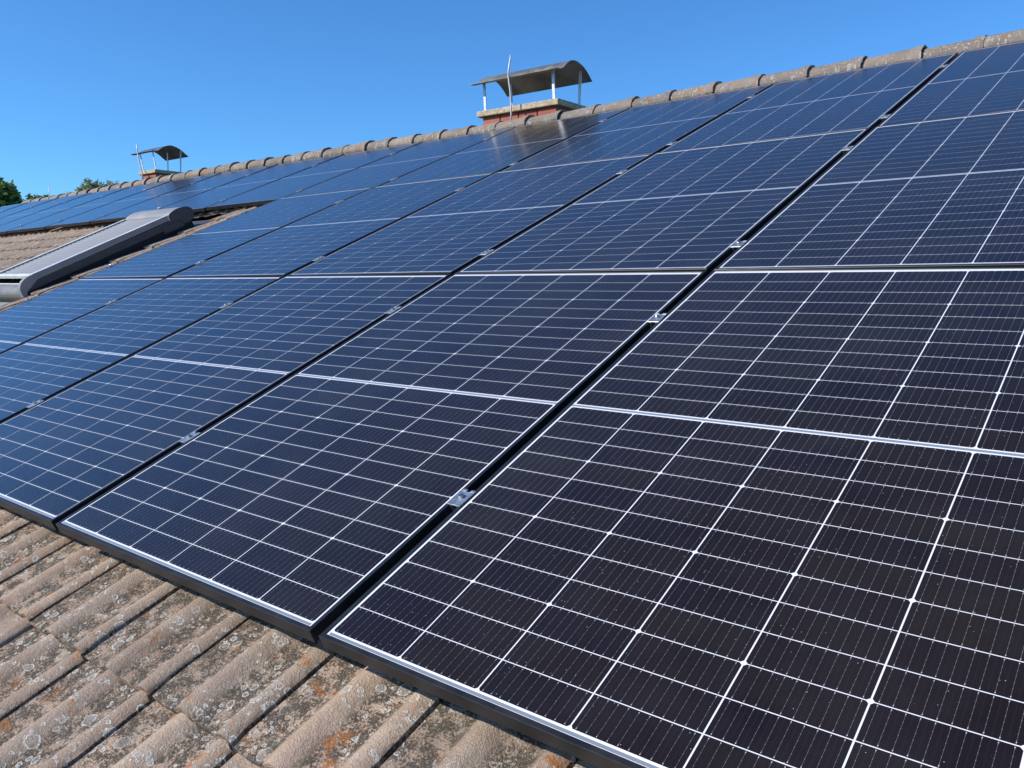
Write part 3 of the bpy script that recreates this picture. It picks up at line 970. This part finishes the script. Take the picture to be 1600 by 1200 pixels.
chimney('large red brick chimney with long rusty hood, right of the photo centre', -4.345, -3.366, 5.30, 5.76, 2.343, 0.055, 0.040,
        -4.372, -3.340, [(5.233, 2.586), (5.300, 2.592), (5.345, 2.612), (5.395, 2.655), (5.450, 2.688), (5.510, 2.702), (5.575, 2.698), (5.660, 2.672), (5.735, 2.626), (5.800, 2.572)],
        [((-4.276, 5.355), (-4.296, 5.355)), ((-3.450, 5.355), (-3.470, 5.355)), ((-4.225, 5.70), (-4.24, 5.69)), ((-3.415, 5.70), (-3.400, 5.69))], M['hood'], 0.0135)
chimney('small narrow red brick chimney with dark arched hood, at the far left', -11.011, -10.525, 5.30, 5.78, 2.306, 0.050, 0.030,
        -11.15, -10.50, [(5.262, 2.563), (5.320, 2.558), (5.370, 2.582), (5.440, 2.630), (5.530, 2.660), (5.610, 2.651), (5.690, 2.620), (5.760, 2.572), (5.815, 2.536)],
        [((-10.950, 5.355), (-11.020, 5.345)), ((-10.595, 5.355), (-10.650, 5.345)), ((-10.93, 5.72), (-10.89, 5.70)), ((-10.575, 5.72), (-10.51, 5.70))], M['hood_far'], 0.0125)

# lightning rods
def rod(label, pts, r):
    q = MB()
    o0 = H(*pts[0])
    q.tube([H(*p_) - o0 for p_ in pts], r, 8)
    o = q.build('lightning_rod', M['rod'], None, Matrix.Translation(o0), smooth=True)
    tag(o, label, 'lightning rod', 'lightning rods on the ridge')
rod('thin bent silver lightning rod standing in front of the large chimney', [(-3.846, 5.22, 2.14), (-3.838, 5.215, 2.25), (-3.842, 5.213, 2.36), (-3.850, 5.213, 2.45), (-3.868, 5.215, 2.54), (-3.879, 5.217, 2.60), (-3.876, 5.218, 2.64), (-3.853, 5.222, 2.775)], 0.0075)
rod('thin straight lightning rod standing in front of the small far chimney', [(-10.775, 5.25, 2.15), (-10.79, 5.245, 2.26), (-10.845, 5.24, 2.40), (-10.88, 5.24, 2.52), (-10.895, 5.24, 2.60), (-10.90, 5.24, 2.685)], 0.0085)
rod('very thin rod rising alone from the far left end of the ridge', [(-13.75, 5.15, 1.90), (-13.75, 5.15, 2.10), (-13.74, 5.15, 2.295)], 0.0055)

# ------------------------------------------------------------------ trees behind the gable
def tree(name, label, base, height, blobs, nleaf, size, mat, group=None):
    r = random.Random(label)
    root = empty(name, Matrix.Translation(base), label, 'tree', group)
    tr = MB()
    top = Vector((0, 0, height * 0.8))
    tr.tube([(0, 0, 0), (0.05, 0.02, height * 0.3), (-0.05, 0.05, height * 0.55), top], height * 0.022, 8, height * 0.006)
    for k_ in range(7):
        bc, br = blobs[k_ % len(blobs)]
        s = Vector((0, 0, height * (0.35 + 0.05 * k_)))
        tr.tube([s, (s + Vector(bc)) / 2 + Vector((0, 0, 0.2)), Vector(bc)], height * 0.009, 6, height * 0.003)
    tr.build('trunk', M['bark'], root, smooth=True)
    verts, faces = [], []
    vol = sum(br ** 2 for _, br in blobs)
    for bc, br in blobs:
        # each bough is a cluster of smaller clumps
        for _ in range(int(nleaf * br ** 2 / vol / 14)):
            d = Vector((r.gauss(0, 1), r.gauss(0, 1), r.gauss(0, 1))).normalized()
            cc = Vector(bc) + d * br * (r.uniform(0.15, 1.0) ** 0.5) * r.uniform(0.80, 0.98)
            cr = br * r.uniform(0.12, 0.20)
            for _ in range(14):
                e = cc + Vector([max(-1.5, min(1.5, r.gauss(0, 0.8))) for _ in range(3)]) * cr
                a = Vector((r.gauss(0, 1), r.gauss(0, 1), r.gauss(0, 0.6))).normalized()
                n2 = a.orthogonal().normalized()
                n2 = Matrix.Rotation(r.uniform(0, 6.28), 3, a) @ n2
                s = size * r.uniform(0.6, 1.3)
                b0 = len(verts)
                verts += [e - a * s * 0.6, e + n2 * s * 0.3, e + a * s * 0.6, e - n2 * s * 0.3]
                faces.append((b0, b0 + 1, b0 + 2, b0 + 3))
    link('crown', new_mesh('crown', verts, faces, mat), root)
    return root
CW = cam.matrix_world.translation
def at(dx, dy, dist):
    return Vector((CW.x + dx * dist, CW.y + dy * dist, 0))
camz = CW.z
# big tree: its right edge shows at the left border
hz = camz
E_ = Vector((0.35, 0.937, 0))          # sideways, to the right as seen from the eaves
def B(side, up, rad, deep=0.0):
    q = E_ * side + Vector((-0.937, 0.35, 0)) * deep
    return ((q.x, q.y, hz + up), rad)
tree('leafy_tree', 'large dark green leafy tree at the left edge beyond the panels', at(-0.9445, 0.3295, 30), hz + 3.1,
     [B(-0.1, 2.35, 0.80), B(0.45, 1.95, 0.62), B(0.75, 1.45, 0.55), B(-0.9, 2.2, 0.9), B(-0.2, 1.3, 1.1, 0.5), B(0.5, 0.7, 0.95, 0.3), B(-1.2, 0.6, 1.5), B(0, -1.2, 2.0), B(-1.8, 1.4, 1.2), B(0.62, 2.0, 0.5), B(0.2, 2.5, 0.55)], 120000, 0.15, M['leaf_dark'])
tree('leafy_tree', 'small dark bush top peeking over the left end of the ridge', at(-0.931, 0.3645, 34), hz + 2.9,
     [B(0.0, 2.80, 0.32), B(0.30, 2.78, 0.28), B(-0.28, 2.65, 0.3), B(0.1, 2.2, 0.55), B(0, 1.4, 0.9), B(0, 0.2, 1.3)], 10000, 0.12, M['leaf_dark'])
tree('pale_tree', 'pale olive tree top behind the ridge, taller left one of two', at(-0.9105, 0.4134, 42), hz + 4.6,
     [B(0.05, 4.15, 0.52), B(-0.42, 3.85, 0.48), B(0.5, 3.95, 0.42), B(-0.85, 3.6, 0.42), B(0, 3.5, 0.8), B(0, 2.4, 1.2), B(0, 0.8, 1.5)], 17000, 0.11, M['leaf_pale'], 'pale trees behind the ridge')
tree('pale_tree', 'pale olive tree top behind the ridge, lower right one of two', at(-0.9025, 0.4307, 44), hz + 4.5,
     [B(0.0, 4.30, 0.46), B(0.45, 4.05, 0.38), B(-0.42, 4.05, 0.38), B(0, 3.7, 0.75), B(0, 2.6, 1.1), B(0, 1.0, 1.4)], 15000, 0.11, M['leaf_pale'], 'pale trees behind the ridge')
print('objects', len(bpy.data.objects))
